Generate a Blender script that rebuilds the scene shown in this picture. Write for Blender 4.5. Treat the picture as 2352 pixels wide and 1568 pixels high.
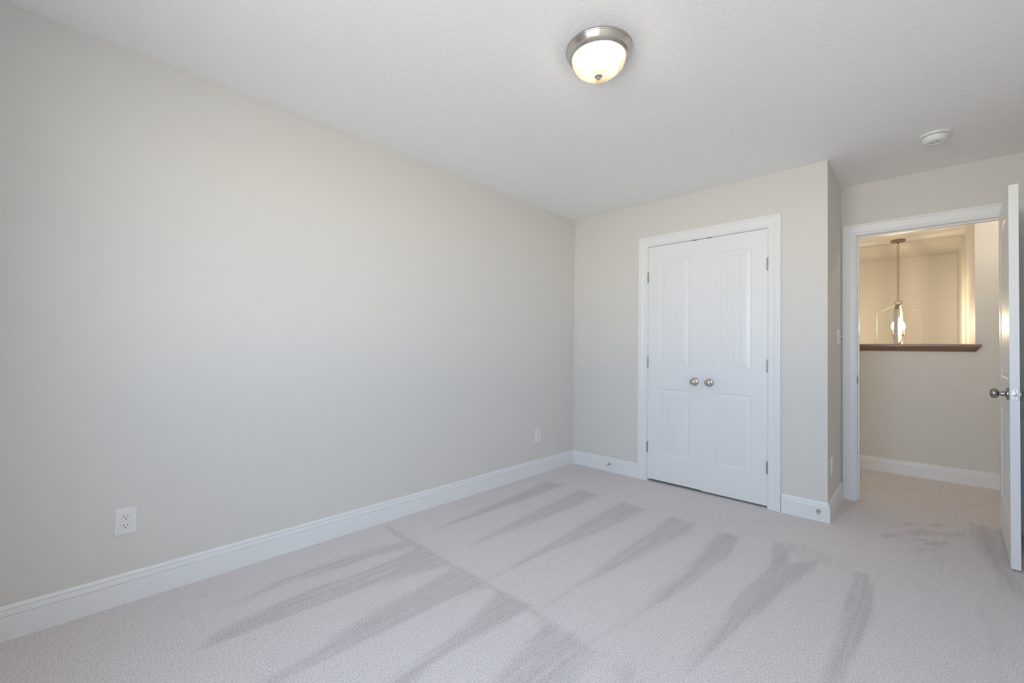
import bpy, bmesh, math, random
from mathutils import Matrix, Vector
import numpy as np

scene = bpy.context.scene
col = scene.collection
for o in list(bpy.data.objects):
    bpy.data.objects.remove(o, do_unlink=True)
PI = math.pi

# ------------------------------------------------------------------ camera
CAM = Vector((2.53309, -3.55322, 1.13479))
right = Vector((0.72280924, 0.69093587, 0.01242644))
up = Vector((0.00284283, -0.02095489, 0.99977638))
fwd = Vector((-0.69104176, 0.72261228, 0.0171106))
cd = bpy.data.cameras.new('camera')
cam = bpy.data.objects.new('camera', cd)
col.objects.link(cam)
m = Matrix((right, up, -fwd)).transposed().to_4x4()
m.translation = CAM
cam.matrix_world = m
cd.sensor_fit = 'HORIZONTAL'
cd.sensor_width = 36.0
cd.lens = 983.3625 * 36.0 / 2352.0
cd.clip_start = 0.05
cd.clip_end = 200
scene.camera = cam

# ------------------------------------------------------------------ world, exposure
scene.view_settings.view_transform = 'Standard'
scene.view_settings.look = 'None'
scene.view_settings.gamma = 1.0
scene.view_settings.exposure = 0.0
scene.view_settings.use_curve_mapping = False
scene.cycles.use_denoising = True
scene.cycles.max_bounces = 10
scene.cycles.diffuse_bounces = 8
scene.cycles.glossy_bounces = 5
scene.cycles.transparent_max_bounces = 12
scene.cycles.sample_clamp_indirect = 8.0
scene.cycles.caustics_reflective = False
scene.cycles.caustics_refractive = False

SKY = 13.5
SKYC = (0.50, 0.66, 0.87)
GROUNDC = (0.99, 0.965, 0.88)
PEND, PENDC = 345.0, (1.0, 0.78, 0.51)      # radiance of the pendant candle bulbs
HALL, HALLC = 520.0, (1.0, 0.91, 0.77)
LAMP, LAMPC = 110.0, (1.0, 0.86, 0.68)
world = bpy.data.worlds.new('overcast_sky')
scene.world = world
world.use_nodes = True
wn, wl = world.node_tree.nodes, world.node_tree.links
wn.clear()
wo = wn.new('ShaderNodeOutputWorld')
bg = wn.new('ShaderNodeBackground')
tc = wn.new('ShaderNodeTexCoord')
sx = wn.new('ShaderNodeSeparateXYZ')
mr = wn.new('ShaderNodeMapRange')
mr.inputs['From Min'].default_value = -1.0
mr.inputs['From Max'].default_value = 1.0
cr = wn.new('ShaderNodeValToRGB')
cr.color_ramp.elements[0].color = (*[c * 0.50 for c in GROUNDC], 1)      # ground close to the house, in its shade
cr.color_ramp.elements[1].color = (*[c * 0.95 for c in SKYC], 1)         # sky overhead
for pos, c, k in ((0.33, GROUNDC, 0.62), (0.42, GROUNDC, 1.22), (0.485, GROUNDC, 1.38), (0.53, SKYC, 1.30), (0.65, SKYC, 1.10)):
    e_ = cr.color_ramp.elements.new(pos); e_.color = (*[min(q * k, 4.0) for q in c], 1)
wl.new(tc.outputs['Generated'], sx.inputs[0])
wl.new(sx.outputs['Z'], mr.inputs['Value'])
wl.new(mr.outputs[0], cr.inputs[0])
wl.new(cr.outputs[0], bg.inputs[0])
bg.inputs[1].default_value = SKY
wl.new(bg.outputs[0], wo.inputs[0])

# window opening in the wall behind the camera
WX0, WX1, WZ0, WZ1, YB = 1.30, 2.75, 0.84, 2.06, -3.96
pl = bpy.data.lights.new('window_portal', 'AREA')
pl.shape = 'RECTANGLE'
pl.size = WX1 - WX0
pl.size_y = WZ1 - WZ0
pl.cycles.is_portal = True
po = bpy.data.objects.new('window_portal', pl)
col.objects.link(po)
po.location = ((WX0 + WX1) / 2, YB - 0.14, (WZ0 + WZ1) / 2)
po.rotation_euler = (PI / 2, 0, 0)      # -Z of the lamp looks along +Y, into the room

# ------------------------------------------------------------------ materials
def new_mat(name):
    mt = bpy.data.materials.new(name)
    mt.use_nodes = True
    nt = mt.node_tree
    b = nt.nodes['Principled BSDF']
    return mt, nt, b

def N(nt, kind, **kw):
    n = nt.nodes.new(kind)
    for k, v in kw.items():
        if hasattr(n, k):
            setattr(n, k, v)
        else:
            n.inputs[k].default_value = v
    return n

def simple(name, color, rough, metal=0.0, bump=None, spec=None):
    mt, nt, b = new_mat(name)
    b.inputs['Base Color'].default_value = (*color, 1)
    b.inputs['Roughness'].default_value = rough
    b.inputs['Metallic'].default_value = metal
    if spec is not None:
        b.inputs['Specular IOR Level'].default_value = spec
    if bump:
        sc_, st_, dist = bump
        t = N(nt, 'ShaderNodeTexCoord')
        n = N(nt, 'ShaderNodeTexNoise', Scale=sc_, Detail=3.0)
        bp = N(nt, 'ShaderNodeBump', Strength=st_, Distance=dist)
        nt.links.new(t.outputs['Object'], n.inputs['Vector'])
        nt.links.new(n.outputs['Fac'], bp.inputs['Height'])
        nt.links.new(bp.outputs[0], b.inputs['Normal'])
    return mt

M = {}
BRUSH = math.radians(88)      # direction the vacuum was pushed
WALL = (0.735, 0.715, 0.68)
M['wall'] = simple('greige_wall_paint', WALL, 0.55, bump=(180, 0.12, 0.0008), spec=0.35)
M['trim'] = simple('white_semigloss_paint', (0.85, 0.86, 0.87), 0.36)
M['plastic'] = simple('white_plastic', (0.83, 0.83, 0.82), 0.35)
M['slot'] = simple('dark_slot', (0.07, 0.07, 0.07), 0.7)
M['dark'] = simple('dark_gap', (0.02, 0.02, 0.02), 0.8)
M['nickel'] = simple('satin_nickel', (0.60, 0.57, 0.53), 0.22, 1.0)
M['nickel_dark'] = simple('dark_satin_nickel', (0.36, 0.34, 0.32), 0.27, 1.0)
M['strike'] = simple('aged_dark_nickel', (0.16, 0.145, 0.13), 0.45, 0.8)
M['vent'] = simple('grey_vent_mesh', (0.35, 0.35, 0.35), 0.6)
M['steel'] = simple('bright_steel', (0.78, 0.80, 0.82), 0.18, 1.0)
M['hinge'] = simple('hinge_nickel', (0.42, 0.40, 0.37), 0.35, 1.0)
M['brass'] = simple('brushed_nickel_lantern', (0.46, 0.42, 0.37), 0.42, 1.0)
M['chain'] = simple('chain_metal', (0.34, 0.27, 0.20), 0.4, 1.0)
M['candle'] = simple('candle_sleeve', (0.85, 0.80, 0.68), 0.5)
M['rubber'] = simple('white_rubber', (0.75, 0.75, 0.74), 0.6)
M['ground'] = simple('outdoor_ground', (0.3, 0.33, 0.22), 0.9)

# ceiling: fine knockdown texture
mt, nt, b = new_mat('textured_ceiling_paint')
b.inputs['Base Color'].default_value = (0.93, 0.93, 0.93, 1)
b.inputs['Roughness'].default_value = 0.7
b.inputs['Specular IOR Level'].default_value = 0.25
t = N(nt, 'ShaderNodeTexCoord')
n1 = N(nt, 'ShaderNodeTexNoise', Scale=62.0, Detail=4.0, Roughness=0.62, Distortion=0.6)
r1 = N(nt, 'ShaderNodeMapRange')
r1.inputs['From Min'].default_value = 0.44
r1.inputs['From Max'].default_value = 0.60
bp = N(nt, 'ShaderNodeBump', Strength=0.34, Distance=0.0022)
nt.links.new(t.outputs['Object'], n1.inputs['Vector'])
nt.links.new(n1.outputs['Fac'], r1.inputs['Value'])
nt.links.new(r1.outputs[0], bp.inputs['Height'])
nt.links.new(bp.outputs[0], b.inputs['Normal'])
M['ceiling'] = mt

# carpet: speckled cut pile; the attribute 'nap' marks the darker areas, mostly pile brushed the other way
mt, nt, b = new_mat('speckled_carpet')
b.inputs['Roughness'].default_value = 0.95
b.inputs['Specular IOR Level'].default_value = 0.08
b.inputs['Sheen Weight'].default_value = 0.12
t = N(nt, 'ShaderNodeTexCoord')
tuft = N(nt, 'ShaderNodeTexVoronoi', Scale=190.0, Randomness=1.0)
fine = N(nt, 'ShaderNodeTexNoise', Scale=300.0, Detail=2.0, Roughness=0.6)
speck = N(nt, 'ShaderNodeTexNoise', Scale=165.0, Detail=3.0, Roughness=0.55)
patch = N(nt, 'ShaderNodeTexNoise', Scale=14.0, Detail=4.0, Roughness=0.6)
for n in (tuft, fine, speck, patch):
    nt.links.new(t.outputs['Object'], n.inputs['Vector'])
att = N(nt, 'ShaderNodeAttribute', attribute_name='nap')
def mth(op, a, c=None, v=None, clamp=False):
    n = nt.nodes.new('ShaderNodeMath'); n.operation = op; n.use_clamp = clamp
    for i, q in enumerate((a, c)):
        if q is None: continue
        if isinstance(q, (int, float)): n.inputs[i].default_value = q
        else: nt.links.new(q, n.inputs[i])
    return n.outputs[0]
smap = N(nt, 'ShaderNodeMapping'); smap.vector_type = 'TEXTURE'; smap.inputs['Rotation'].default_value = (0, 0, BRUSH); smap.inputs['Scale'].default_value = (1/2.2, 1/42.0, 1.0)
streak = N(nt, 'ShaderNodeTexNoise', Scale=1.0, Detail=3.0, Roughness=0.6)
nt.links.new(t.outputs['Object'], smap.inputs[0]); nt.links.new(smap.outputs[0], streak.inputs['Vector'])
nap = mth('ADD', att.outputs['Fac'], mth('MULTIPLY', mth('SUBTRACT', streak.outputs['Fac'], 0.5), 1.9))
nap = mth('ADD', nap, mth('MULTIPLY', mth('SUBTRACT', speck.outputs['Fac'], 0.5), 2.6))
nap = mth('ADD', nap, mth('MULTIPLY', mth('SUBTRACT', patch.outputs['Fac'], 0.5), 0.5))
nap = mth('MULTIPLY', nap, 1.0, clamp=True)
edge = mth('MULTIPLY', att.outputs['Fac'], 1.7, clamp=True)
nap = mth('ADD', mth('MULTIPLY', nap, edge), mth('MULTIPLY', mth('MULTIPLY', mth('SUBTRACT', streak.outputs['Fac'], 0.42), 2.2, clamp=True), 0.16))
rs = N(nt, 'ShaderNodeMapRange'); rs.inputs['From Min'].default_value = 0.30; rs.inputs['From Max'].default_value = 0.44
nt.links.new(fine.outputs['Fac'], rs.inputs['Value'])
rs2 = N(nt, 'ShaderNodeMapRange'); rs2.inputs['From Min'].default_value = 0.30; rs2.inputs['From Max'].default_value = 0.58
nt.links.new(speck.outputs['Fac'], rs2.inputs['Value'])
f = mth('MULTIPLY', mth('ADD', mth('MULTIPLY', rs.outputs[0], 0.50), 0.50), mth('ADD', mth('MULTIPLY', rs2.outputs[0], 0.26), 0.74))
dots = N(nt, 'ShaderNodeMapRange'); dots.inputs['From Min'].default_value = 0.56; dots.inputs['From Max'].default_value = 0.40
grit = N(nt, 'ShaderNodeTexNoise', Scale=240.0, Detail=3.0, Roughness=0.7)
nt.links.new(t.outputs['Object'], grit.inputs['Vector']); nt.links.new(grit.outputs['Fac'], dots.inputs['Value'])
f = mth('MULTIPLY', f, mth('SUBTRACT', 1.0, mth('MULTIPLY', nap, mth('ADD', 0.09, mth('MULTIPLY', dots.outputs[0], 0.30)))))
f = mth('MULTIPLY', f, mth('SUBTRACT', 1.09, mth('MULTIPLY', dots.outputs[0], 0.26)))
base = N(nt, 'ShaderNodeMix', data_type='RGBA', blend_type='MULTIPLY')
base.inputs[0].default_value = 1.0
base.inputs[6].default_value = (0.83, 0.775, 0.775, 1)
cmb = N(nt, 'ShaderNodeCombineColor')
for i in range(3):
    nt.links.new(f, cmb.inputs[i])
nt.links.new(cmb.outputs[0], base.inputs[7])
nt.links.new(base.outputs[2], b.inputs['Base Color'])
hgt = mth('ADD', mth('MULTIPLY', tuft.outputs['Distance'], -0.8), mth('MULTIPLY', speck.outputs['Fac'], 1.0))
bp = N(nt, 'ShaderNodeBump', Strength=0.55, Distance=0.004)
nt.links.new(hgt, bp.inputs['Height'])
nt.links.new(bp.outputs[0], b.inputs['Normal'])
M['carpet'] = mt

# stained wood of the half-wall cap
mt, nt, b = new_mat('stained_wood')
t = N(nt, 'ShaderNodeTexCoord')
mp = N(nt, 'ShaderNodeMapping'); mp.inputs['Scale'].default_value = (1.5, 30, 30)
n1 = N(nt, 'ShaderNodeTexNoise', Scale=3.0, Detail=5.0)
rp = N(nt, 'ShaderNodeValToRGB')
rp.color_ramp.elements[0].color = (0.13, 0.080, 0.050, 1)
rp.color_ramp.elements[1].color = (0.33, 0.215, 0.145, 1)
nt.links.new(t.outputs['Object'], mp.inputs[0]); nt.links.new(mp.outputs[0], n1.inputs['Vector'])
nt.links.new(n1.outputs['Fac'], rp.inputs[0]); nt.links.new(rp.outputs[0], b.inputs['Base Color'])
b.inputs['Roughness'].default_value = 0.3
M['wood'] = mt

# alabaster glass bowl: milky translucent with cloudy veins
mt, nt, b = new_mat('alabaster_glass')
nt.nodes.remove(b)
out = nt.nodes['Material Output']
t = N(nt, 'ShaderNodeTexCoord')
n1 = N(nt, 'ShaderNodeTexNoise', Scale=9.0, Detail=3.0, Distortion=2.2)
rp = N(nt, 'ShaderNodeValToRGB')
rp.color_ramp.elements[0].position = 0.35; rp.color_ramp.elements[0].color = (0.060, 0.046, 0.033, 1)
rp.color_ramp.elements[1].position = 0.62; rp.color_ramp.elements[1].color = (0.105, 0.092, 0.074, 1)
nt.links.new(t.outputs['Object'], n1.inputs['Vector']); nt.links.new(n1.outputs['Fac'], rp.inputs[0])
tl = N(nt, 'ShaderNodeBsdfTranslucent'); tr = N(nt, 'ShaderNodeBsdfTransparent'); gl = N(nt, 'ShaderNodeBsdfGlossy')
gl.inputs['Roughness'].default_value = 0.12
tr.inputs[0].default_value = (1, 0.95, 0.88, 1)
nt.links.new(rp.outputs[0], tl.inputs[0])
m1 = N(nt, 'ShaderNodeMixShader'); m1.inputs[0].default_value = 0.34
m2 = N(nt, 'ShaderNodeMixShader'); m2.inputs[0].default_value = 0.05
nt.links.new(tl.outputs[0], m1.inputs[1]); nt.links.new(tr.outputs[0], m1.inputs[2])
nt.links.new(m1.outputs[0], m2.inputs[1]); nt.links.new(gl.outputs[0], m2.inputs[2])
nt.links.new(m2.outputs[0], out.inputs[0])
M['alabaster'] = mt

# window pane
mt, nt, b = new_mat('window_glass')
nt.nodes.remove(b)
out = nt.nodes['Material Output']
tr = N(nt, 'ShaderNodeBsdfTransparent'); gl = N(nt, 'ShaderNodeBsdfGlossy'); gl.inputs['Roughness'].default_value = 0.02
m1 = N(nt, 'ShaderNodeMixShader'); m1.inputs[0].default_value = 0.05
nt.links.new(tr.outputs[0], m1.inputs[1]); nt.links.new(gl.outputs[0], m1.inputs[2]); nt.links.new(m1.outputs[0], out.inputs[0])
M['glass'] = mt

def emit(name, color, strength):
    mt = bpy.data.materials.new(name); mt.use_nodes = True
    nt = mt.node_tree; nt.nodes.remove(nt.nodes['Principled BSDF'])
    e = nt.nodes.new('ShaderNodeEmission'); e.inputs[0].default_value = (*color, 1); e.inputs[1].default_value = strength
    nt.links.new(e.outputs[0], nt.nodes['Material Output'].inputs[0])
    return mt
M['bulb'] = emit('lit_candle_bulb', PENDC, PEND)
M['bulb_soft'] = emit('lit_frosted_bulb', LAMPC, LAMP)
M['bulb_hall'] = emit('lit_hall_bulb', HALLC, HALL)

# ------------------------------------------------------------------ mesh helpers
def box(bm, x0, x1, y0, y1, z0, z1, mtx=None):
    vs = [bm.verts.new(v) for v in ((x0,y0,z0),(x1,y0,z0),(x1,y1,z0),(x0,y1,z0),(x0,y0,z1),(x1,y0,z1),(x1,y1,z1),(x0,y1,z1))]
    for f in ((0,3,2,1),(4,5,6,7),(0,1,5,4),(1,2,6,5),(2,3,7,6),(3,0,4,7)):
        bm.faces.new([vs[i] for i in f])
    if mtx is not None:
        bmesh.ops.transform(bm, matrix=mtx, verts=vs)
    return vs

def lathe(bm, prof, seg=48, mtx=None):
    """prof: list of (r, z); revolve about local z."""
    rings = []
    allv = []
    for r, z in prof:
        if r < 1e-6:
            v = bm.verts.new((0, 0, z)); rings.append([v]); allv.append(v)
        else:
            ring = [bm.verts.new((r * math.cos(2*PI*i/seg), r * math.sin(2*PI*i/seg), z)) for i in range(seg)]
            rings.append(ring); allv += ring
    for a, c in zip(rings, rings[1:]):
        for i in range(seg):
            j = (i + 1) % seg
            if len(a) == 1 and len(c) == 1: continue
            if len(a) == 1: bm.faces.new((a[0], c[j], c[i]))
            elif len(c) == 1: bm.faces.new((a[i], a[j], c[0]))
            else: bm.faces.new((a[i], a[j], c[j], c[i]))
    if mtx is not None:
        bmesh.ops.transform(bm, matrix=mtx, verts=allv)
    return allv

def sweep(bm, path_frames, prof, closed_prof=True, caps=True):
    """path_frames: list of functions mapping a profile point (a,b) to 3D."""
    rows = [[bm.verts.new(fr(p)) for p in prof] for fr in path_frames]
    n = len(prof)
    for a, c in zip(rows, rows[1:]):
        for i in range(n if closed_prof else n - 1):
            j = (i + 1) % n
            bm.faces.new((a[i], a[j], c[j], c[i]))
    if caps and closed_prof:
        bm.faces.new(rows[0][::-1]); bm.faces.new(rows[-1])

def tube(bm, pts, r, seg=8, closed=False):
    pts = [Vector(p) for p in pts]
    rows = []
    n = len(pts)
    ref = None
    for i, p in enumerate(pts):
        a = pts[(i - 1) % n] if (closed or i > 0) else p
        c = pts[(i + 1) % n] if (closed or i < n - 1) else p
        d = (c - a).normalized()
        if ref is None:
            ref = Vector((0, 0, 1)) if abs(d.z) < 0.9 else Vector((1, 0, 0))
        u = (ref - d * ref.dot(d)).normalized(); w = d.cross(u); ref = u
        rows.append([bm.verts.new(p + (u * math.cos(2*PI*k/seg) + w * math.sin(2*PI*k/seg)) * r) for k in range(seg)])
    rng = range(n) if closed else range(n - 1)
    for i in rng:
        a, c = rows[i], rows[(i + 1) % n]
        for k in range(seg):
            j = (k + 1) % seg
            bm.faces.new((a[k], a[j], c[j], c[k]))
    if not closed:
        bm.faces.new(rows[0][::-1]); bm.faces.new(rows[-1])

def finish(name, bm, mat, parent=None, smooth=None, bevel=None, loc=None):
    bmesh.ops.recalc_face_normals(bm, faces=bm.faces)
    me = bpy.data.meshes.new(name)
    bm.to_mesh(me); bm.free()
    o = bpy.data.objects.new(name, me)
    me.materials.append(mat)
    if smooth is not None:
        me.polygons.foreach_set('use_smooth', [True] * len(me.polygons))
        me.update()
        bpy_set_sharp(me, smooth)
    if bevel:
        md = o.modifiers.new('bevel', 'BEVEL'); md.width = bevel; md.segments = 2; md.limit_method = 'ANGLE'; md.angle_limit = math.radians(40)
    col.objects.link(o)
    if parent: o.parent = parent
    if loc: o.location = loc
    return o

def bpy_set_sharp(me, ang):
    bm = bmesh.new(); bm.from_mesh(me)
    for e in bm.edges:
        if len(e.link_faces) == 2 and e.calc_face_angle(0) > math.radians(ang):
            e.smooth = False
    bm.to_mesh(me); bm.free()

def tag(o, label=None, cat=None, group=None, kind=None):
    if label: o['label'] = label
    if cat: o['category'] = cat
    if group: o['group'] = group
    if kind: o['kind'] = kind
    return o

def empty(name, loc, rotz=0.0):
    o = bpy.data.objects.new(name, None); o.empty_display_size = 0.1
    col.objects.link(o); o.location = loc; o.rotation_euler = (0, 0, rotz)
    return o

def boxes(name, lst, mat, parent=None, bevel=None):
    bm = bmesh.new()
    for b_ in lst: box(bm, *b_)
    return finish(name, bm, mat, parent, bevel=bevel)

def struct(name, lst, mat, label, cat):
    return tag(boxes(name, lst, mat), label, cat, kind='structure')

def copy_tree(o, parent=None):
    c = o.copy(); col.objects.link(c); c.parent = parent
    for ch in [x for x in bpy.data.objects if x.parent == o]:
        copy_tree(ch, c)
    return c

# ------------------------------------------------------------------ room shell
H, W, D = 2.44, 2.077, 0.682
XR = 3.045               # right wall
TW = 0.115               # wall thickness
YD = D + TW              # hall side of the door wall
YH = 1.912               # near face of the half wall
XE = 2.872               # end of the opening over the half wall
SY = 4.32                # far wall of the stairwell
SX0 = 0.85               # left end of the stairwell
CL0, CL1, CT = 0.7935, 1.7195, 2.0455      # closet rough opening
EL, ER, ET = 2.1725, 2.941, 2.0455         # entry opening (jamb faces)

struct('wall_left', [(-TW, 0, YB - TW, YD, 0, H)], M['wall'], 'long plain greige wall on the left side of the room', 'wall')
struct('wall_back', [(0, CL0 - 0.02, 0, TW, 0, H), (CL1 + 0.02, W, 0, TW, 0, H), (CL0 - 0.02, CL1 + 0.02, 0, TW, CT + 0.02, H),
                     (W - TW, W, TW, D, 0, H)],
       M['wall'], 'greige closet wall around the white double doors, ending in an outside corner', 'wall')
struct('wall_back_right', [(0, EL - 0.02, D, YD, 0, H), (ER + 0.02, XR + TW, D, YD, 0, H), (EL - 0.02, ER + 0.02, D, YD, ET + 0.02, H)],
       M['wall'], 'set-back greige wall around the open doorway to the hall', 'wall')
struct('wall_right', [(XR, XR + TW, YB - TW, D, 0, H)], M['wall'], 'greige wall close behind the open entry door', 'wall')
struct('wall_front', [(0, WX0, YB - TW, YB, 0, H), (WX1, XR, YB - TW, YB, 0, H), (WX0, WX1, YB - TW, YB, 0, WZ0), (WX0, WX1, YB - TW, YB, WZ1, H)],
       M['wall'], 'greige window wall behind the viewer', 'wall')
# hall and stairwell
struct('wall_hall_half', [(SX0, XE, YH, YH + TW, -2.7, 1.175)], M['wall'], 'low greige half wall across the hall under the brown wood cap', 'half wall')
struct('wall_hall_back', [(-0.6, SX0, YH, YH + TW, 0, H), (XE, 4.2, YH, YH + TW, -2.7, H)],
       M['wall'], 'full-height greige hall wall beside the stairwell opening', 'wall')
struct('wall_hall_left', [(-0.6 - TW, -0.6, YD, YH + TW, 0, H)], M['wall'], 'greige wall at the left end of the hall', 'wall')
struct('wall_hall_right', [(4.2, 4.2 + TW, YD - 0.1, YH + TW, 0, H)], M['wall'], 'greige wall at the right end of the hall', 'wall')
struct('wall_hall_front', [(-0.6, -TW, D, YD, 0, H), (XR + TW, 4.2, D, YD, 0, H)], M['wall'], 'hall side of the wall beyond the bedroom', 'wall')
struct('wall_stair_right', [(XE, XE + TW, YH + TW, SY, -2.7, H)], M['wall'], 'beige side wall on the right of the stairwell', 'wall')
struct('wall_stair_left', [(SX0 - TW, SX0, YH + TW, SY, -2.7, H)], M['wall'], 'beige side wall on the left of the stairwell', 'wall')
struct('wall_stair_back', [(SX0 - TW, XE + TW, SY, SY + TW, -2.7, H)], M['wall'], 'beige far wall of the stairwell behind the lantern pendant', 'wall')
# shallow drywall band where the stairwell steps
struct('beam', [(SX0, XE, 3.20, SY, H - 0.007, H + 0.001), (XE - 0.006, XE + 0.001, 3.20, SY, -2.7, H - 0.007)], M['wall'],
       'shallow beige drywall step across the stairwell ceiling and right wall', 'beam')
struct('ceiling', [(-TW - 0.6, 4.2 + TW, YB - TW, SY + TW, H, H + 0.12)], M['ceiling'], 'white textured ceiling', 'ceiling')

# floor with the vacuum tracks (pile direction) and other darker areas as a vertex attribute -------------
def unproj(px, py):
    d = fwd + right * ((px - 1176) / 983.3625) - up * ((py - 784) / 983.3625)
    t_ = -CAM.z / d.z
    return (CAM.x + d.x * t_, CAM.y + d.y * t_)
TRACKS = [   # outlines of brushed pile and other darker areas read off the carpet, each with a strength and an edge softness in metres
 ([(1330,1124),(1380,1135),(1330,1160),(1260,1188),(1154,1225),(1079,1252),(1110,1232),(1150,1212),(1230,1170)], .8, .03),
 ([(1258,1106),(1300,1112),(1213,1145),(1150,1166),(1043,1202),(1010,1211),(1040,1195),(1130,1158),(1200,1128)], .9, .03),
 ([(1426,1150),(1486,1170),(1440,1195),(1370,1225),(1300,1252),(1216,1290),(1110,1335),(1170,1300),(1216,1272),(1256,1250),(1301,1225),(1366,1185)], .8, .03),
 ([(1536,1185),(1601,1200),(1590,1222),(1526,1250),(1456,1290),(1391,1320),(1326,1347),(1246,1400),(1316,1345),(1366,1308),(1401,1280),(1456,1245),(1501,1215)], .8, .03),
 ([(1651,1220),(1696,1230),(1676,1280),(1641,1300),(1601,1330),(1566,1360),(1526,1380),(1476,1405),(1436,1435),(1351,1480),(1446,1420),(1486,1388),(1516,1355),(1556,1325),(1586,1295),(1616,1260)], .9, .025),
 ([(1776,1245),(1806,1245),(1816,1290),(1891,1285),(1866,1310),(1806,1355),(1766,1395),(1716,1430),(1676,1465),(1626,1500),(1591,1530),(1571,1545),(1606,1490),(1626,1460),(1656,1425),(1681,1385),(1726,1340),(1768,1300)], .9, .025),
 ([(1956,1310),(1993,1317),(2008,1350),(2008,1400),(1996,1430),(1976,1475),(1956,1510),(1941,1545),(1930,1600),(1915,1700),(1850,1700),(1885,1600),(1901,1530),(1916,1480),(1931,1425),(1948,1360)], .9, .02),
 ([(2236,1385),(2256,1390),(2276,1425),(2291,1475),(2296,1510),(2281,1490),(2266,1440),(2246,1410)], .6, .025),
 ([(1035,1303),(1080,1321),(1130,1350),(1061,1366),(1000,1390),(925,1432),(850,1468),(780,1502),(700,1540),(600,1590),(560,1590),(675,1520),(740,1482),(800,1435),(875,1392),(950,1355)], .8, .03),
 ([(1148,1355),(1195,1380),(1225,1390),(1169,1424),(1109,1460),(1049,1490),(1004,1520),(945,1568),(880,1640),(780,1640),(915,1550),(975,1505),(1025,1470),(1064,1437),(1109,1398)], .95, .025),
 ([(1249,1420),(1300,1445),(1380,1497),(1345,1535),(1290,1590),(1200,1700),(1010,1700),(1110,1585),(1169,1518),(1222,1458)], .75, .03),
 ([(1378,1497),(1440,1520),(1480,1568),(1600,1700),(1430,1700),(1420,1560)], .55, .05),
 ([(965,1253),(1028,1300),(950,1318),(850,1345),(775,1375),(700,1402),(600,1442),(520,1475),(440,1500),(500,1445),(600,1402),(700,1355),(800,1322),(900,1283)], .8, .03),
 ([(935,1238),(960,1255),(860,1278),(760,1312),(660,1340),(560,1385),(500,1400),(640,1330),(750,1293),(850,1260)], .7, .03),
 ([(885,1203),(945,1236),(1005,1272),(1095,1322),(1175,1366),(1255,1418),(1250,1426),(1160,1374),(1080,1332),(990,1282),(930,1247),(880,1210)], .8, .02),
 ([(2226,1200),(2290,1212),(2318,1300),(2352,1345),(2352,1380),(2310,1350),(2270,1290),(2235,1240)], .85, .04),  # darker area along the foot of the open entry door
 ([(2095,1210),(2170,1222),(2220,1218),(2226,1235),(2170,1232),(2110,1228)], .6, .03),
 ([(1776,1240),(1850,1252),(1905,1275),(1960,1300),(1948,1312),(1880,1296),(1820,1280)], .45, .03),
 ([(2150,1250),(2168,1250),(2172,1300),(2160,1320),(2148,1290)], .5, .02),
 ([(1905,1205),(1960,1172),(1990,1150),(1975,1140),(1925,1160)], .55, .03),
 ([(2080,1336),(2140,1345),(2165,1360),(2120,1362)], .35, .03),
]
BLOBS = [(2047,1230,34,15,.9),(2105,1223,42,18,.9),(2088,1203,30,12,.6),(2150,1206,34,14,.7),(2150,1248,44,18,.8),(2112,1240,30,12,.7),(2195,1228,46,16,.6),
         (2120,1262,50,16,.5),(2092,1125,34,8,.5),(2030,1120,40,8,.4),(2160,1150,40,9,.4),(2230,1160,40,10,.45)]
gx0, gx1, gy0, gy1, gs = -TW, 4.2 + TW, YB - TW, YH + TW, 0.013
nx, ny = int((gx1 - gx0) / gs) + 1, int((gy1 - gy0) / gs) + 1
gx = np.linspace(gx0, gx1, nx); gy = np.linspace(gy0, gy1, ny)
XX, YY = np.meshgrid(gx, gy)
nap = np.zeros_like(XX)
def poly_signed(P):
    inside = np.zeros(XX.shape, bool); dist = np.full(XX.shape, 1e9)
    n = len(P)
    for i in range(n):
        (ax, ay), (bx, by) = P[i], P[(i + 1) % n]
        if ay != by:
            c = ((ay > YY) != (by > YY)) & (XX < (bx - ax) * (YY - ay) / (by - ay) + ax)
            inside ^= c
        L2 = (bx-ax)**2 + (by-ay)**2 + 1e-12
        tt = np.clip(((XX-ax)*(bx-ax) + (YY-ay)*(by-ay)) / L2, 0, 1)
        dist = np.minimum(dist, np.hypot(XX-ax-tt*(bx-ax), YY-ay-tt*(by-ay)))
    return np.where(inside, dist, -dist)
for pix, st, soft in TRACKS:
    s = poly_signed([unproj(*q) for q in pix])
    nap = np.maximum(nap, st * np.clip(0.5 + s / (2 * soft), 0, 1))
for px, py, wx, wy, st in BLOBS:
    c = np.array(unproj(px, py)); a = np.array(unproj(px + wx * 0.62, py)) - c; e_ = np.array(unproj(px, py - wy * 0.36)) - c
    inv = np.linalg.inv(np.array([a, e_]).T)
    uv = np.tensordot(inv, np.array([XX - c[0], YY - c[1]]), axes=1)
    nap = np.maximum(nap, st * np.clip(1.5 - np.hypot(uv[0], uv[1]), 0, 1))
verts = [(float(x), float(y), 0.0) for x, y in zip(XX.ravel(), YY.ravel())]
faces = []
for j in range(ny - 1):
    o0 = j * nx
    for i in range(nx - 1):
        faces.append((o0 + i, o0 + i + 1, o0 + nx + i + 1, o0 + nx + i))
me = bpy.data.meshes.new('floor')
me.from_pydata(verts, [], faces)
at = me.attributes.new('nap', 'FLOAT', 'POINT')
at.data.foreach_set('value', nap.ravel().astype(np.float32))
me.materials.append(M['carpet'])
fl = bpy.data.objects.new('floor', me); col.objects.link(fl)
tag(fl, 'light grey speckled carpet with vacuum tracks', 'carpet', kind='structure')
struct('floor_stair', [(SX0, XE, YH + TW, SY, -2.8, -2.7)], M['carpet'], 'carpet at the foot of the stairwell', 'carpet')

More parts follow.
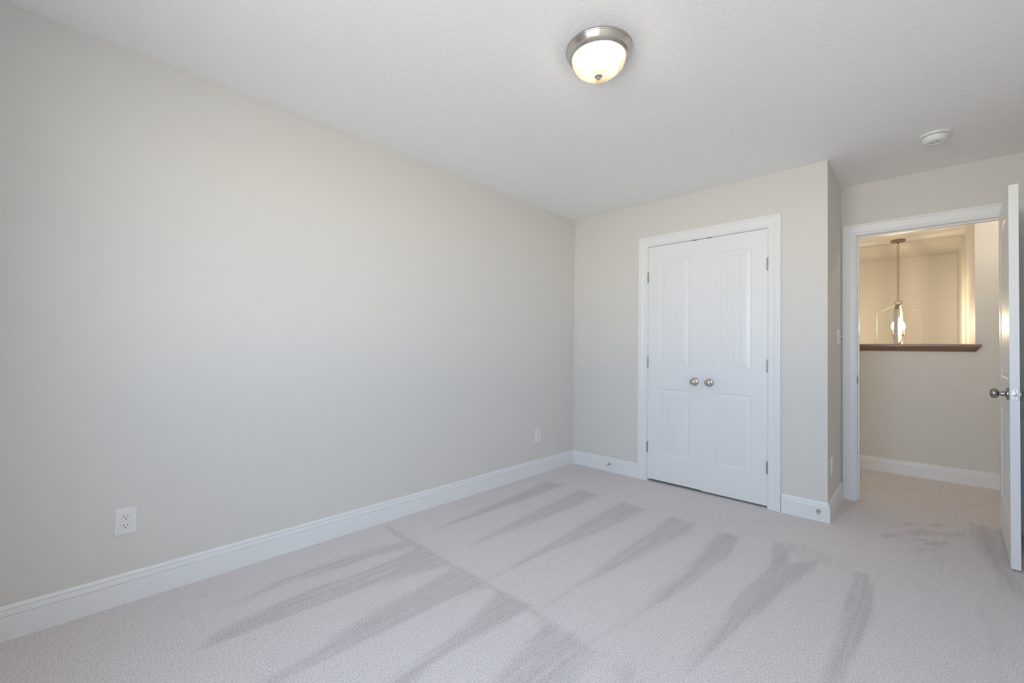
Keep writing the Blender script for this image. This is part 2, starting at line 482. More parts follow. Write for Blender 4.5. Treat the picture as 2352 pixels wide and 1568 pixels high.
# ------------------------------------------------------------------ baseboards
BB = [(0, 0.0), (0.0150, 0.0), (0.0150, 0.0885), (0.0145, 0.0900), (0.0095, 0.0908), (0.0095, 0.0930), (0.0138, 0.0940),
      (0.0108, 0.1130), (0.0100, 0.1142), (0.0050, 0.1148), (0.0050, 0.1168), (0.0085, 0.1176), (0.0035, 0.1300), (0.0, 0.1305)]
def baseboard(name, pts, label, inward, cat='baseboard'):
    """pts: polyline on the floor along the wall face; inward: unit normals per segment pointing into the room."""
    bm = bmesh.new()
    fr = []
    n = len(pts)
    for i, p in enumerate(pts):
        if i == 0: off = Vector(inward[0])
        elif i == n - 1: off = Vector(inward[-1])
        else: off = Vector(inward[i-1]) + Vector(inward[i])
        P = Vector((p[0], p[1]))
        fr.append(lambda q, P=P, off=off: (P.x + off.x * q[0], P.y + off.y * q[0], q[1]))
    sweep(bm, fr, BB)
    return tag(finish(name, bm, M['trim'], smooth=None), label, cat, kind='structure')
baseboard('baseboard_left', [(0, YB), (0, 0)], 'long white baseboard along the left wall', [(1, 0)])
baseboard('baseboard_back', [(0, 0), (0.706, 0)], 'short white baseboard between the room corner and the closet casing', [(0, -1)])
baseboard('baseboard_corner', [(1.811, 0), (W, 0), (W, D)], 'white baseboard wrapping the outside corner right of the closet', [(0, -1), (1, 0)])
baseboard('baseboard_right', [(XR, D), (XR, YB)], 'white baseboard along the wall behind the entry door', [(-1, 0)])
baseboard('baseboard_hall', [(-0.6, YH), (4.2, YH)], 'white baseboard under the hall half wall', [(0, -1)])
baseboard('baseboard_front', [(XR, YB), (0, YB)], 'white baseboard under the window behind the viewer', [(0, 1)])

# ------------------------------------------------------------------ casings
CAS = [(0.0, 0.0), (0.0, 0.0165), (0.003, 0.0185), (0.013, 0.0185), (0.016, 0.0155), (0.021, 0.0150), (0.026, 0.0165), (0.034, 0.0150),
       (0.046, 0.0115), (0.060, 0.0100), (0.0705, 0.0100), (0.072, 0.0085), (0.074, 0.0085), (0.0755, 0.0105), (0.079, 0.0100),
       (0.082, 0.0070), (0.084, 0.0065), (0.084, 0.0)]
def casing(bm, x0, x1, zt, y, side=-1, w=0.084):
    """U-shaped mitred casing, outer edges x0..x1, top zt; face looks toward side*y"""
    fr = [lambda q: (x0 + q[0], y + side * q[1], 0.0),
          lambda q: (x0 + q[0], y + side * q[1], zt - q[0]),
          lambda q: (x1 - q[0], y + side * q[1], zt - q[0]),
          lambda q: (x1 - q[0], y + side * q[1], 0.0)]
    sweep(bm, fr, CAS)
t1 = empty('trim_1', (0, 0, 0)); tag(t1, 'white moulded casing around the closet double doors', 'door casing', kind='structure')
bm = bmesh.new(); casing(bm, 0.7065, 1.8065, 2.1335, 0.0); finish('casing', bm, M['trim'], t1)
bm = bmesh.new()
box(bm, CL0 - 0.019, CL0, 0.0, TW, 0, CT); box(bm, CL1, CL1 + 0.019, 0.0, TW, 0, CT); box(bm, CL0 - 0.019, CL1 + 0.019, 0.0, TW, CT, CT + 0.019)
box(bm, CL0, CL0 + 0.011, 0.042, 0.075, 0, CT); box(bm, CL1 - 0.011, CL1, 0.042, 0.075, 0, CT); box(bm, CL0, CL1, 0.042, 0.075, CT - 0.011, CT)
finish('jamb', bm, M['trim'], t1)
t2 = empty('trim_2', (0, 0, 0)); tag(t2, 'white moulded casing and jamb around the open doorway to the hall', 'door casing', kind='structure')
bm = bmesh.new(); casing(bm, 2.0865, 3.0265, 2.1325, D); finish('casing', bm, M['trim'], t2)
bm = bmesh.new(); casing(bm, 2.0865, 3.0265, 2.1325, YD, side=1); finish('casing', bm, M['trim'], t2)
bm = bmesh.new()
box(bm, EL - 0.019, EL, D, YD, 0, ET); box(bm, ER, ER + 0.019, D, YD, 0, ET); box(bm, EL - 0.019, ER + 0.019, D, YD, ET, ET + 0.019)
finish('jamb', bm, M['trim'], t2)
bm = bmesh.new()
box(bm, EL, EL + 0.011, D + 0.040, D + 0.075, 0, ET); box(bm, ER - 0.011, ER, D + 0.040, D + 0.075, 0, ET); box(bm, EL + 0.011, ER - 0.011, D + 0.040, D + 0.075, ET - 0.011, ET)
finish('door_stop_strip', bm, M['trim'], t2, bevel=0.0015)
bm = bmesh.new()
sv = []
for k in range(24):      # rounded strike plate on the latch jamb
    a = 2*PI*k/24; cx_, cz_ = 0.008, 0.022
    sv.append((D + 0.018 + math.copysign(cx_, math.cos(a)) + 0.006*math.cos(a), 0.925 + math.copysign(cz_, math.sin(a)) + 0.006*math.sin(a)))
lo = [bm.verts.new((EL + 0.0002, y_, z_)) for y_, z_ in sv]; hi = [bm.verts.new((EL + 0.0025, y_, z_)) for y_, z_ in sv]
bm.faces.new(hi); bm.faces.new(lo[::-1])
for k in range(24): bm.faces.new((lo[k], lo[(k+1) % 24], hi[(k+1) % 24], hi[k]))
o = finish('strike_plate', bm, M['strike'], t2); o['label'] = 'dark nickel strike plate'

# ------------------------------------------------------------------ moulded door leaf
def leaf_mesh(w, z0, z1, panels, th=0.035):
    """leaf in local coords: x 0..w, front face at y=0 looking -y, back at y=th. panels: (x0,x1,z0,z1,arch)"""
    bm = bmesh.new()
    def skin(ysurf, sgn):
        # rectangles of the frame around the panels, built as one stitched face set
        px0, px1 = panels[0][0], panels[0][1]
        AR = 14
        # stiles
        def quad(a, b_, c, d_):
            vs_ = [bm.verts.new((x_, ysurf, z_)) for x_, z_ in (a, b_, c, d_)]
            bm.faces.new(vs_)
        quad((0, z0), (px0, z0), (px0, z1), (0, z1))
        quad((px1, z0), (w, z0), (w, z1), (px1, z1))
        top, bot = panels[0], panels[1]
        quad((px0, z0), (px1, z0), (px1, bot[2]), (px0, bot[2]))
        quad((px0, bot[3]), (px1, bot[3]), (px1, top[2]), (px0, top[2]))
        # top rail with the arch cut
        for k in range(AR):
            s0, s1 = k / AR, (k + 1) / AR
            xa, xb = px0 + (px1 - px0) * s0, px0 + (px1 - px0) * s1
            za, zb = top[3] + top[4] * 4 * s0 * (1 - s0), top[3] + top[4] * 4 * s1 * (1 - s1)
            quad((xa, za), (xb, zb), (xb, z1), (xa, z1))
        for (a0, a1, b0, b1, arch) in panels:
            def loop(ins, dep):
                L = []
                X0, X1, Z0, Z1 = a0 + ins, a1 - ins, b0 + ins, b1 - ins
                L.append((X0, Z0)); L.append((X1, Z0))
                for k in range(AR + 1):
                    s_ = 1 - k / AR
                    x_ = X0 + (X1 - X0) * s_
                    L.append((x_, Z1 + arch * 4 * s_ * (1 - s_)))
                return [bm.verts.new((x_, ysurf + sgn * dep, z_)) for x_, z_ in L]
            prof_ = [(0, 0), (0.003, 0.0012), (0.0075, 0.0062), (0.0105, 0.0070), (0.0115, 0.0070), (0.042, 0.0022), (0.0435, 0.0036), (0.045, 0.0022)]
            loops = [loop(*q) for q in prof_]
            for A, B in zip(loops, loops[1:]):
                n_ = len(A)
                for k in range(n_):
                    bm.faces.new((A[k], A[(k+1) % n_], B[(k+1) % n_], B[k]))
            # planked field with V grooves
            ins, dep = 0.045, 0.0022
            X0, X1, Z0, Z1 = a0 + ins, a1 - ins, b0 + ins, b1 - ins
            pitch = 0.0515
            mid = (X0 + X1) / 2
            cuts = []
            k = 0
            while mid - k * pitch > X0 + 0.012:
                cuts.append(mid - k * pitch)
                if k: cuts.append(mid + k * pitch)
                k += 1
            cuts.sort()
            prof2 = [(X0, 0)]
            for c in cuts:
                prof2 += [(c - 0.0032, 0), (c, 0.0030), (c + 0.0032, 0)]
            prof2.append((X1, 0))
            def zt(x_):
                s_ = (x_ - X0) / (X1 - X0)
                return Z1 + arch * 4 * s_ * (1 - s_)
            for (xa, da), (xb, db) in zip(prof2, prof2[1:]):
                nsub = max(1, int(abs(xb - xa) / 0.02)) if arch else 1
                for q in range(nsub):
                    u0, u1 = q / nsub, (q + 1) / nsub
                    xc, xd = xa + (xb - xa) * u0, xa + (xb - xa) * u1
                    dc, dd = da + (db - da) * u0, da + (db - da) * u1
                    v4 = [bm.verts.new((xc, ysurf + sgn * (dep + dc), Z0)), bm.verts.new((xd, ysurf + sgn * (dep + dd), Z0)),
                          bm.verts.new((xd, ysurf + sgn * (dep + dd), zt(xd))), bm.verts.new((xc, ysurf + sgn * (dep + dc), zt(xc)))]
                    bm.faces.new(v4)
    skin(0.0, 1); skin(th, -1)
    for f_ in list(bm.faces): f_.normal_update()
    for f_ in bm.faces:      # orient: front half looks -y, back half looks +y
        c = f_.calc_center_median().y
        if (c < th / 2 and f_.normal.y > 0) or (c > th / 2 and f_.normal.y < 0): f_.normal_flip()
    for (xa, xb) in ((0, 0), (w, w)):
        f_ = bm.faces.new([bm.verts.new(q) for q in ((xa, 0, z0), (xa, th, z0), (xa, th, z1), (xa, 0, z1))])
        f_.normal_update()
        if (f_.normal.x > 0) == (xa == 0): f_.normal_flip()
    for z_ in (z0, z1):
        f_ = bm.faces.new([bm.verts.new(q) for q in ((0, 0, z_), (w, 0, z_), (w, th, z_), (0, th, z_))])
        f_.normal_update()
        if (f_.normal.z > 0) == (z_ == z0): f_.normal_flip()
    bmesh.ops.remove_doubles(bm, verts=bm.verts, dist=0.0001)
    return bm

def put(name, bm, mat, parent=None, smooth=None):
    me_ = bpy.data.meshes.new(name); bm.to_mesh(me_); bm.free(); me_.materials.append(mat)
    if smooth is not None:
        me_.polygons.foreach_set('use_smooth', [True] * len(me_.polygons)); bpy_set_sharp(me_, smooth)
    o_ = bpy.data.objects.new(name, me_); col.objects.link(o_)
    if parent: o_.parent = parent
    return o_

TO_MY = Matrix.Rotation(PI / 2, 4, 'X')      # local +z -> -y
def knob_mesh(kind):
    bm = bmesh.new()
    if kind == 'closet':
        prof = [(0, 0), (0.0315, 0), (0.0320, 0.002), (0.0305, 0.0055), (0.026, 0.0085), (0.0155, 0.0105), (0.0115, 0.0125), (0.0105, 0.020),
                (0.0125, 0.0245), (0.0185, 0.0275), (0.0240, 0.0320), (0.0262, 0.0375), (0.0255, 0.0430), (0.0222, 0.0475), (0.0150, 0.0505), (0.0070, 0.0517), (0, 0.052)]
    else:
        prof = [(0, 0), (0.0320, 0), (0.0325, 0.002), (0.0320, 0.008), (0.0215, 0.0095), (0.0150, 0.0125), (0.0135, 0.018), (0.0130, 0.028), (0.0100, 0.0285), (0.0100, 0.034),
                (0.0150, 0.0365), (0.0225, 0.0405), (0.0262, 0.0465), (0.0270, 0.0525), (0.0262, 0.0590), (0.0225, 0.0645), (0.0150, 0.0680), (0.0070, 0.0692), (0, 0.0695)]
    lathe(bm, prof, 48)
    bmesh.ops.recalc_face_normals(bm, faces=bm.faces)
    return bm

def hinge_mesh():
    bm = bmesh.new()      # knuckle barrel, 89 mm, with five knuckles
    prof = [(0, -0.047), (0.0035, -0.0465), (0.0045, -0.0445)]
    for k in range(5):
        a = -0.0445 + k * 0.0178; c = a + 0.0178
        prof += [(0.0052, a + 0.0006), (0.0060, a + 0.0012), (0.0060, c - 0.0012), (0.0052, c - 0.0006)]
    prof += [(0.0045, 0.0445), (0.0035, 0.0465), (0, 0.047)]
    lathe(bm, prof, 16)
    bmesh.ops.recalc_face_normals(bm, faces=bm.faces)
    return bm

LW = 0.4611
def closet_leaf(name, x0, panel_x, zb, label, knob_x, hinge_x):
    r = empty(name, (x0, -0.001, 0))
    tag(r, label, 'closet door', kind='structure')
    bm = leaf_mesh(LW, zb, 2.0415, [(panel_x, panel_x + 0.2575, 0.996, 1.908, 0.017), (panel_x, panel_x + 0.2575, 0.248, 0.810, 0.0)])
    o_ = put('panel_leaf', bm, M['trim'], r)
    k_ = put('knob', knob_mesh('closet'), M['nickel'], r, 50); k_.matrix_local = Matrix.Translation((knob_x - x0, 0.0, 0.886)) @ TO_MY
    k_['label'] = 'satin nickel round knob'
    for z_ in (1.779, 1.032, 0.294):
        h_ = put('hinge', hinge_mesh(), M['hinge'], r, 40); h_.location = (hinge_x - x0, -0.0035, z_)
        h_['label'] = 'nickel hinge knuckle'
    if name == 'door_2':      # white strip that closes the joint between the leaves
        boxes('astragal', [(-0.0012, 0.0, 0.0015, 0.034, zb + 0.002, 2.040)], M['trim'], r)
    c_ = boxes('ball_catch', [(knob_x - x0 - 0.022, knob_x - x0 + 0.018, -0.0008, 0.03, 2.0402, 2.0452)], M['dark'], r)
    c_['label'] = 'dark ball catch on the top edge'
    return r
closet_leaf('door_1', 0.7955, 0.1015, 0.021, 'left white closet door leaf with arched plank panel', 1.197, 0.793)
closet_leaf('door_2', 0.7955 + LW + 0.0012, 0.1015, 0.016, 'right white closet door leaf with arched plank panel', 1.314, 1.7203)

# entry door: hinged on the right jamb, open almost square into the room
TH = 0.035
r3 = empty('door_3', (ER - 0.003, D - 0.004, 0), 0)
tag(r3, 'white entry door standing open into the room, seen by its latch edge', 'door', kind='structure')
EW = 0.765
bm = leaf_mesh(EW, 0.012, 2.0415, [(0.112, EW - 0.112, 0.996, 1.862, 0.070), (0.112, EW - 0.112, 0.248, 0.810, 0.0)])
leaf = put('panel_leaf', bm, M['trim'], r3)
# closed pose in local frame: hinge edge at local x=0, leaf runs to -x, room face at y=0. open angle about z
OPEN = math.radians(87.6)
# leaf local x (0..EW) measured from hinge; room-side face = local y 0, hall face = local y TH
base_m = Matrix.Rotation(PI, 4, 'Z') @ Matrix.Translation((0, -TH, 0))      # flips so that x -> -x, y -> -(y-TH)
r3.rotation_euler = (0, 0, OPEN)
leaf.matrix_local = Matrix.Scale(1, 4) @ base_m
for s in (0, 1):
    k_ = put('knob', knob_mesh('entry'), M['nickel_dark'], r3, 50)
    rot = Matrix.Rotation(PI / 2, 4, 'X') if s == 0 else Matrix.Rotation(-PI / 2, 4, 'X')
    k_.matrix_local = Matrix.Translation((-(EW - 0.060), 0.0 if s == 0 else TH, 0.925)) @ rot
    k_['label'] = 'dark nickel round knob'
lp = bmesh.new(); box(lp, -EW - 0.0016, -EW + 0.0004, 0.0055, 0.0305, 0.897, 0.954)
o_ = finish('latch_plate', lp, M['steel'], r3, bevel=0.0007); o_['label'] = 'bright steel latch plate'
lp = bmesh.new()
lathe(lp, [(0, 0), (0.0085, 0), (0.0085, 0.008), (0.006, 0.0105), (0, 0.011)], 24, Matrix.Translation((-EW - 0.001, 0.018, 0.9255)) @ Matrix.Rotation(-PI/2, 4, 'Y'))
b_ = finish('latch_bolt', lp, M['nickel'], o_, smooth=40)
for dz in (-0.021, 0.021):
    sp = bmesh.new()
    lathe(sp, [(0, 0.0012), (0.0025, 0.0012), (0.0042, 0.0004), (0.0042, 0)], 16, Matrix.Translation((-EW - 0.0016, 0.018, 0.9255 + dz)) @ Matrix.Rotation(-PI/2, 4, 'Y'))
    finish('screw', sp, M['steel'], o_, smooth=40)
for z_ in (1.779, 1.032, 0.294):
    h_ = put('hinge', hinge_mesh(), M['hinge'], r3, 40); h_.location = (0.001, -0.004, z_)
    h_['label'] = 'nickel hinge knuckle'

# ------------------------------------------------------------------ half-wall cap
wc = empty('trim_3', (0, 0, 0)); tag(wc, 'stained brown wood cap on top of the hall half wall', 'wall cap', kind='structure')
bm = bmesh.new()
y0, y1 = YH - 0.035, YH + TW + 0.035
prof = [(y0 + 0.004, 1.199), (y0, 1.205), (y0, 1.219), (y0 + 0.005, 1.2245), (y1 - 0.005, 1.2245), (y1, 1.219), (y1, 1.205), (y1 - 0.004, 1.199)]
sweep(bm, [lambda q: (SX0, q[0], q[1]), lambda q: (XE + 0.036, q[0], q[1])], prof)
# cut the cap where the full wall begins: the nose runs on in front of it
finish('cap_board', bm, M['wood'], wc)
bm = bmesh.new()
prof = [(YH, 1.158), (YH - 0.006, 1.160), (YH - 0.010, 1.172), (YH - 0.020, 1.184), (YH - 0.024, 1.1985), (YH, 1.1985)]
sweep(bm, [lambda q: (SX0, q[0], q[1]), lambda q: (XE + (YH - q[0]), q[0], q[1])], prof)
finish('cove_moulding', bm, M['wood'], wc)

# ------------------------------------------------------------------ electrical plates (front faces -y locally)
def rounded(bm, w, h, y0, y1, r=0.004, ins=0.0):
    P = []
    for k in range(24):
        a = 2*PI*(k + 0.5)/24
        P.append((math.copysign(w/2 - r, math.cos(a)) + r*math.cos(a), math.copysign(h/2 - r, math.sin(a)) + r*math.sin(a)))
    A = [bm.verts.new((x_, y0, z_)) for x_, z_ in P]
    s_ = (w - 2*ins) / w; t_ = (h - 2*ins) / h
    B = [bm.verts.new((x_*s_, y1, z_*t_)) for x_, z_ in P]
    for k in range(24): bm.faces.new((A[k], A[(k+1) % 24], B[(k+1) % 24], B[k]))
    bm.faces.new(B); bm.faces.new(A[::-1])
def make_outlet():
    r = empty('wall_outlet', (0, 0, 0))
    bm = bmesh.new(); rounded(bm, 0.0765, 0.1175, 0.0, -0.0055, 0.003, 0.004); finish('cover_plate', bm, M['plastic'], r)
    for s in (1, -1):
        bm = bmesh.new()
        z_ = s * 0.0195
        P = []
        for k in range(32):
            a = 2*PI*k/32
            P.append((0.0172 * math.cos(a), max(-0.0132, min(0.0132, 0.0172 * math.sin(a)))))
        A = [bm.verts.new((x_*1.05, -0.0052, z_ + y_*1.05)) for x_, y_ in P]; B = [bm.verts.new((x_, -0.0068, z_ + y_)) for x_, y_ in P]
        for k in range(32): bm.faces.new((A[k], A[(k+1) % 32], B[(k+1) % 32], B[k]))
        bm.faces.new(B)
        rc = finish('receptacle', bm, M['plastic'], r)
        for sx_, hh in ((-0.0064, 0.0080), (0.0064, 0.0066)):
            bm = bmesh.new(); box(bm, sx_ - 0.0011, sx_ + 0.0011, -0.0072, -0.0062, z_ + 0.0035 - hh/2, z_ + 0.0035 + hh/2)
            finish('slot', bm, M['slot'], rc)
        bm = bmesh.new(); lathe(bm, [(0, 0), (0.0026, 0), (0.0026, 0.001), (0, 0.001)], 16, Matrix.Translation((0, -0.0062, z_ - 0.0075)) @ TO_MY)
        finish('ground_hole', bm, M['slot'], rc)
    bm = bmesh.new(); lathe(bm, [(0, 0), (0.0030, 0), (0.0028, 0.0010), (0, 0.0014)], 16, Matrix.Translation((0, -0.0050, 0)) @ TO_MY)
    finish('screw', bm, M['plastic'], r)
    return r
out1 = make_outlet()
spots = [((0, -3.350, 0.3565), 'large white double outlet low on the left wall, nearest the viewer'),
         ((0, -0.5465, 0.350), 'small-looking white double outlet on the left wall near the closet corner'),
         ((W, 0.163, 0.348), 'white outlet on the narrow return wall beside the doorway, below the switch')]
for i, (l_, lab) in enumerate(spots):
    o_ = out1 if i == 0 else copy_tree(out1)
    o_.location = l_; o_.rotation_euler = (0, 0, PI / 2)
    tag(o_, lab, 'outlet', 'white wall outlets')

sw = empty('light_switch', (W, 0.512, 1.256), PI / 2); tag(sw, 'white two-toggle light switch on the return wall beside the doorway', 'light switch')
bm = bmesh.new(); rounded(bm, 0.119, 0.117, 0, -0.0055, 0.003, 0.004); finish('cover_plate', bm, M['plastic'], sw)
for sx_ in (-0.023, 0.023):
    bm = bmesh.new()
    box(bm, sx_ - 0.005, sx_ + 0.005, -0.0062, -0.005, -0.012, 0.012)
    vs = box(bm, sx_ - 0.0042, sx_ + 0.0042, -0.020, -0.005, -0.005, 0.005)
    bmesh.ops.rotate(bm, verts=vs, cent=(sx_, -0.005, 0), matrix=Matrix.Rotation(math.radians(-28), 3, 'X'))
    finish('toggle', bm, M['plastic'], sw, bevel=0.0008)

# ------------------------------------------------------------------ smoke detector
sd = empty('smoke_detector', (2.596, 0.006, H)); tag(sd, 'round white smoke detector on the ceiling near the doorway', 'smoke detector')
bm = bmesh.new(); lathe(bm, [(0, 0), (0.0700, 0), (0.0705, -0.004), (0.0685, -0.0085), (0.0640, -0.0105), (0, -0.0105)], 64); finish('mounting_base', bm, M['plastic'], sd, smooth=35)
bm = bmesh.new()
lathe(bm, [(0.050, -0.0105), (0.0540, -0.0130), (0.0585, -0.0135), (0.0595, -0.018), (0.0580, -0.0300), (0.0530, -0.0400), (0.0440, -0.0460), (0.0340, -0.0475), (0.0290, -0.0450), (0.0240, -0.0425),
           (0.0150, -0.0420), (0, -0.0420)], 64)
finish('housing', bm, M['plastic'], sd, smooth=30)
bm = bmesh.new(); lathe(bm, [(0.0555, -0.0102), (0.0558, -0.0133)], 64); finish('shadow_gap', bm, M['slot'], sd)
bm = bmesh.new()
for k in range(10):
    box(bm, 0.012, 0.0235, -0.0010, 0.0010, -0.0430, -0.0415, Matrix.Rotation(2*PI*k/10, 4, 'Z'))
finish('vent_slots', bm, M['vent'], sd)
bm = bmesh.new(); lathe(bm, [(0, -0.0455), (0.008, -0.0450), (0.009, -0.0430), (0.009, -0.0415)], 24); finish('test_button', bm, M['plastic'], sd, smooth=35)

# ------------------------------------------------------------------ flush ceiling light
LX, LY = 1.520, -1.970
cl = empty('ceiling_light', (LX, LY, H)); tag(cl, 'flush ceiling light with a nickel ring and lit alabaster glass bowl', 'ceiling light')
bm = bmesh.new()
lathe(bm, [(0.1405, 0), (0.1420, -0.002), (0.1425, -0.005), (0.1410, -0.0075), (0.1385, -0.0085), (0.1365, -0.0120), (0.1320, -0.0240), (0.1290, -0.0300), (0.1285, -0.0325),
           (0.1255, -0.0340), (0.1230, -0.0375), (0.1180, -0.0395), (0.1150, -0.0395), (0.1140, -0.0350), (0.1280, -0.0050), (0.1300, 0)], 96)
finish('nickel_ring', bm, M['nickel'], cl, smooth=35)
bm = bmesh.new()
bp_ = []
R0, DEP = 0.1160, 0.076
for k in range(19):
    a = k / 18 * PI / 2
    bp_.append((max(R0 * math.cos(a) ** 0.85, 0.0) if k < 18 else 0.0, -0.0385 - DEP * math.sin(a) ** 1.0))
lathe(bm, bp_, 96)
finish('glass_bowl', bm, M['alabaster'], cl, smooth=60)
bm = bmesh.new()
zf = -0.0385 - DEP
lathe(bm, [(0, zf + 0.002), (0.0165, zf + 0.001), (0.0175, zf - 0.0010), (0.0165, zf - 0.003), (0.0120, zf - 0.0050), (0.0080, zf - 0.0065), (0.0085, zf - 0.0085), (0.0088, zf - 0.0105), (0.0062, zf - 0.0135), (0, zf - 0.0150)], 32)
finish('finial', bm, M['nickel'], cl, smooth=50)
for k, a in enumerate((math.radians(20), math.radians(200))):
    bx_, by_ = 0.048 * math.cos(a), 0.048 * math.sin(a)
    bm = bmesh.new()
    lathe(bm, [(0, -0.030), (0.012, -0.032), (0.020, -0.043), (0.025, -0.058), (0.023, -0.072), (0.014, -0.081), (0, -0.084)], 24, Matrix.Translation((bx_, by_, 0.0)))
    finish('bulb', bm, M['bulb_soft'], cl, smooth=60)

# its twin in the hall, out of view to the right; it lights the landing
hl = copy_tree(cl); hl.location = (3.20, 1.36, H); tag(hl, 'matching flush ceiling light out in the hall, beyond the right jamb', 'ceiling light')
for ch in [x for x in bpy.data.objects if x.parent == hl and x.name.startswith('bulb')]:
    ch.data = ch.data.copy(); ch.data.materials[0] = M['bulb_hall']

# ------------------------------------------------------------------ baseboard door stops
def make_stop(length=0.072, name='door_stop'):
    r = empty('door_stop', (0, 0, 0))
    bm = bmesh.new()
    lathe(bm, [(0, 0), (0.0125, 0), (0.0125, 0.002), (0.0085, 0.005), (0.0050, 0.009), (0.0042, 0.014), (0.0042, length - 0.013), (0.0058, length - 0.012), (0.0058, length - 0.010), (0, length - 0.010)], 24, TO_MY)
    finish('rod', bm, M['nickel'], r, smooth=40)
    bm = bmesh.new()
    lathe(bm, [(0, length - 0.0125), (0.0060, length - 0.0120), (0.0062, length - 0.003), (0.0050, length), (0, length)], 24, TO_MY)
    finish('rubber_tip', bm, M['rubber'], r, smooth=40)
    return r
st = make_stop()
for i, (l_, rz, lab) in enumerate([((0.428, -0.0150, 0.072), 0, 'small nickel door stop on the baseboard left of the closet'),
                                   ((2.028, -0.0150, 0.066), 0, 'small nickel door stop on the baseboard by the outside corner right of the closet'),
                                   ((XR - 0.0150, -0.045, 0.058), -PI / 2, 'longer door stop behind the open entry door at the right edge')]):
    o_ = st if i == 0 else (make_stop(0.112) if i == 2 else copy_tree(st))
    o_.location = l_; o_.rotation_euler = (0, 0, rz)
    tag(o_, lab, 'door stop', 'baseboard door stops')

# ------------------------------------------------------------------ lantern pendant over the stairs
PX, PY = 2.343, 3.05
pn = empty('lantern_pendant', (PX, PY, H), math.radians(-4.5)); tag(pn, 'open lantern pendant with lit candle bulbs hanging over the stairwell', 'pendant light')
bm = bmesh.new(); lathe(bm, [(0, 0), (0.064, 0), (0.066, -0.006), (0.063, -0.022), (0.052, -0.027), (0.012, -0.028), (0.008, -0.040), (0, -0.040)], 48); finish('canopy', bm, M['chain'], pn, smooth=35)
bm = bmesh.new()
zt_, zb_ = 2.400 - H, 1.738 - H
nl = 21
for k in range(nl):
    zc = zt_ + (zb_ - zt_) * (k + 0.5) / nl
    hl = 0.0215; hw = 0.0088
    pts = []
    for q in range(16):
        a = 2*PI*q/16
        u_, v_ = hw*math.cos(a), math.copysign(hl - hw, math.sin(a)) + hw*math.sin(a)
        pts.append((u_, 0, zc + v_) if k % 2 else (0, u_, zc + v_))
    tube(bm, pts, 0.0020, 6, closed=True)
o_ = finish('chain', bm, M['chain'], pn, smooth=60); o_['label'] = 'bronze-toned hanging chain'
bm = bmesh.new()
zl = 1.718 - H
tube(bm, [(0.031*math.cos(2*PI*q/28), 0, zl + 0.021*math.sin(2*PI*q/28)) for q in range(28)], 0.0030, 8, closed=True)
lathe(bm, [(0, -0.026 + zl), (0.008, -0.026 + zl), (0.008, -0.018 + zl), (0, -0.017 + zl)], 16)
finish('hanging_ring', bm, M['chain'], pn, smooth=60)
# two crossing strap frames
zT, zS, zBot = 1.692 - H, 1.628 - H, 1.236 - H
HWD = 0.192
def strap_path():
    P = []
    for k in range(17):
        s_ = k / 16
        x_ = HWD * s_
        # flat crown, ogee shoulder
        z_ = zS + (zT - zS) * (0.5 + 0.5 * math.cos(PI * min(1.0, max(0.0, (s_ - 0.08) / 0.80)))) if s_ > 0.08 else zT
        P.append((x_, z_))
    P += [(HWD, zS - 0.002), (HWD, zBot)]
    return P
half = strap_path()
full = [(-x_, z_) for x_, z_ in half[::-1]][:-1] + half
for rot in (0, PI / 2):
    bm = bmesh.new()
    hw, th = 0.0185, 0.0022
    rows = []
    n_ = len(full)
    for i, (x_, z_) in enumerate(full):
        a = full[max(i-1, 0)]; c = full[min(i+1, n_-1)]
        d = Vector((c[0]-a[0], c[1]-a[1])).normalized(); nn = Vector((-d.y, d.x))
        rows.append([bm.verts.new((x_ + nn.x*th*s1, hw*s2, z_ + nn.y*th*s1)) for s1, s2 in ((-1,-1),(1,-1),(1,1),(-1,1))])
    for A, B in zip(rows, rows[1:]):
        for k in range(4): bm.faces.new((A[k], A[(k+1) % 4], B[(k+1) % 4], B[k]))
    bm.faces.new(rows[0]); bm.faces.new(rows[-1][::-1])
    box(bm, -HWD - 0.002, HWD + 0.002, -hw, hw, zBot - 0.004, zBot)
    bmesh.ops.rotate(bm, verts=bm.verts, cent=(0, 0, 0), matrix=Matrix.Rotation(rot, 3, 'Z'))
    finish('strap_frame', bm, M['brass'], pn)
bm = bmesh.new()
lathe(bm, [(0, zT + 0.004), (0.010, zT + 0.002), (0.014, zT - 0.012), (0.009, zT - 0.022), (0.012, zT - 0.034), (0.016, zT - 0.046), (0.0165, zT - 0.10), (0.014, zT - 0.155), (0.007, zT - 0.16),
           (0.007, 1.290 - H), (0.014, 1.280 - H), (0.022, 1.262 - H), (0.024, 1.250 - H), (0.010, zBot), (0, zBot)], 32)
finish('centre_column', bm, M['brass'], pn, smooth=40)
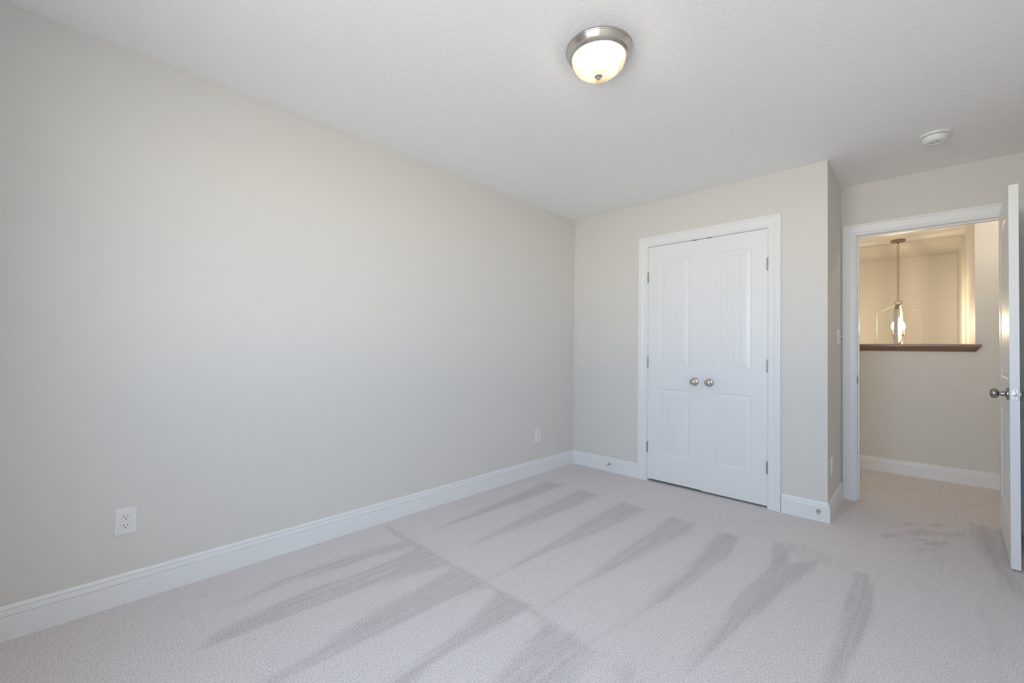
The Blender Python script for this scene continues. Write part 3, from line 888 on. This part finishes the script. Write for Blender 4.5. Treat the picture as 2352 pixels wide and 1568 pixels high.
for k in range(4):
    a = math.radians(45 + 90 * k)
    R_ = 0.056
    cx_, cy_ = R_*math.cos(a), R_*math.sin(a)
    bm = bmesh.new()
    P = []
    for q in range(11):
        s_ = q / 10
        rr = 0.016 + (R_ - 0.016) * math.sin(s_*PI/2)
        P.append((rr*math.cos(a), rr*math.sin(a), 1.262 - H + 0.082 * (1 - math.cos(s_*PI/2))))
    tube(bm, P, 0.0042, 8)
    lathe(bm, [(0, 0), (0.010, 0), (0.017, 0.006), (0.017, 0.008), (0, 0.008)], 20, Matrix.Translation((cx_, cy_, 1.342 - H)))
    arm = finish('arm', bm, M['brass'], pn, smooth=40)
    bm = bmesh.new(); lathe(bm, [(0, 0), (0.0105, 0), (0.0105, 0.060), (0, 0.060)], 20, Matrix.Translation((cx_, cy_, 1.350 - H)))
    finish('candle_sleeve', bm, M['candle'], arm, smooth=40)
    bm = bmesh.new(); lathe(bm, [(0, 0), (0.008, 0.002), (0.0155, 0.022), (0.0165, 0.036), (0.013, 0.056), (0.006, 0.076), (0.0015, 0.088), (0, 0.089)], 20, Matrix.Translation((cx_, cy_, 1.410 - H)))
    finish('candle_bulb', bm, M['bulb'], arm, smooth=60)

# ------------------------------------------------------------------ window behind the viewer
wd = empty('window_1', ((WX0 + WX1) / 2, YB, WZ0)); tag(wd, 'white double window in the wall behind the viewer', 'window', kind='structure')
cxw = (WX0 + WX1) / 2
def wboxes(name, lst, mat, parent, bevel=None):
    bm = bmesh.new()
    for (a, c, d, e, f_, g) in lst: box(bm, a - cxw, c - cxw, d - YB, e - YB, f_ - WZ0, g - WZ0)
    return finish(name, bm, mat, parent, bevel=bevel)
ya, yb = YB - 0.10, YB - 0.04
wboxes('window_frame', [(WX0, WX0 + .05, ya, yb, WZ0, WZ1), (WX1 - .05, WX1, ya, yb, WZ0, WZ1), (WX0, WX1, ya, yb, WZ0, WZ0 + .05), (WX0, WX1, ya, yb, WZ1 - .05, WZ1),
                        (cxw - .06, cxw + .06, ya, yb, WZ0, WZ1), (WX0, WX1, ya + .01, yb - .005, (WZ0 + WZ1)/2 - .02, (WZ0 + WZ1)/2 + .02)], M['trim'], wd)
wboxes('window_casing', [(WX0 - .085, WX0, YB, YB + .018, WZ0 - .02, WZ1 + .085), (WX1, WX1 + .085, YB, YB + .018, WZ0 - .02, WZ1 + .085), (WX0, WX1, YB, YB + .018, WZ1, WZ1 + .085),
                         (WX0 - .11, WX1 + .11, YB, YB + .05, WZ0 - .045, WZ0 - .02)], M['trim'], wd)
for xa, xb in ((WX0 + .05, cxw - .06), (cxw + .06, WX1 - .05)):
    wboxes('pane', [(xa, xb, YB - .072, YB - .068, WZ0 + .05, WZ1 - .05)], M['glass'], wd)
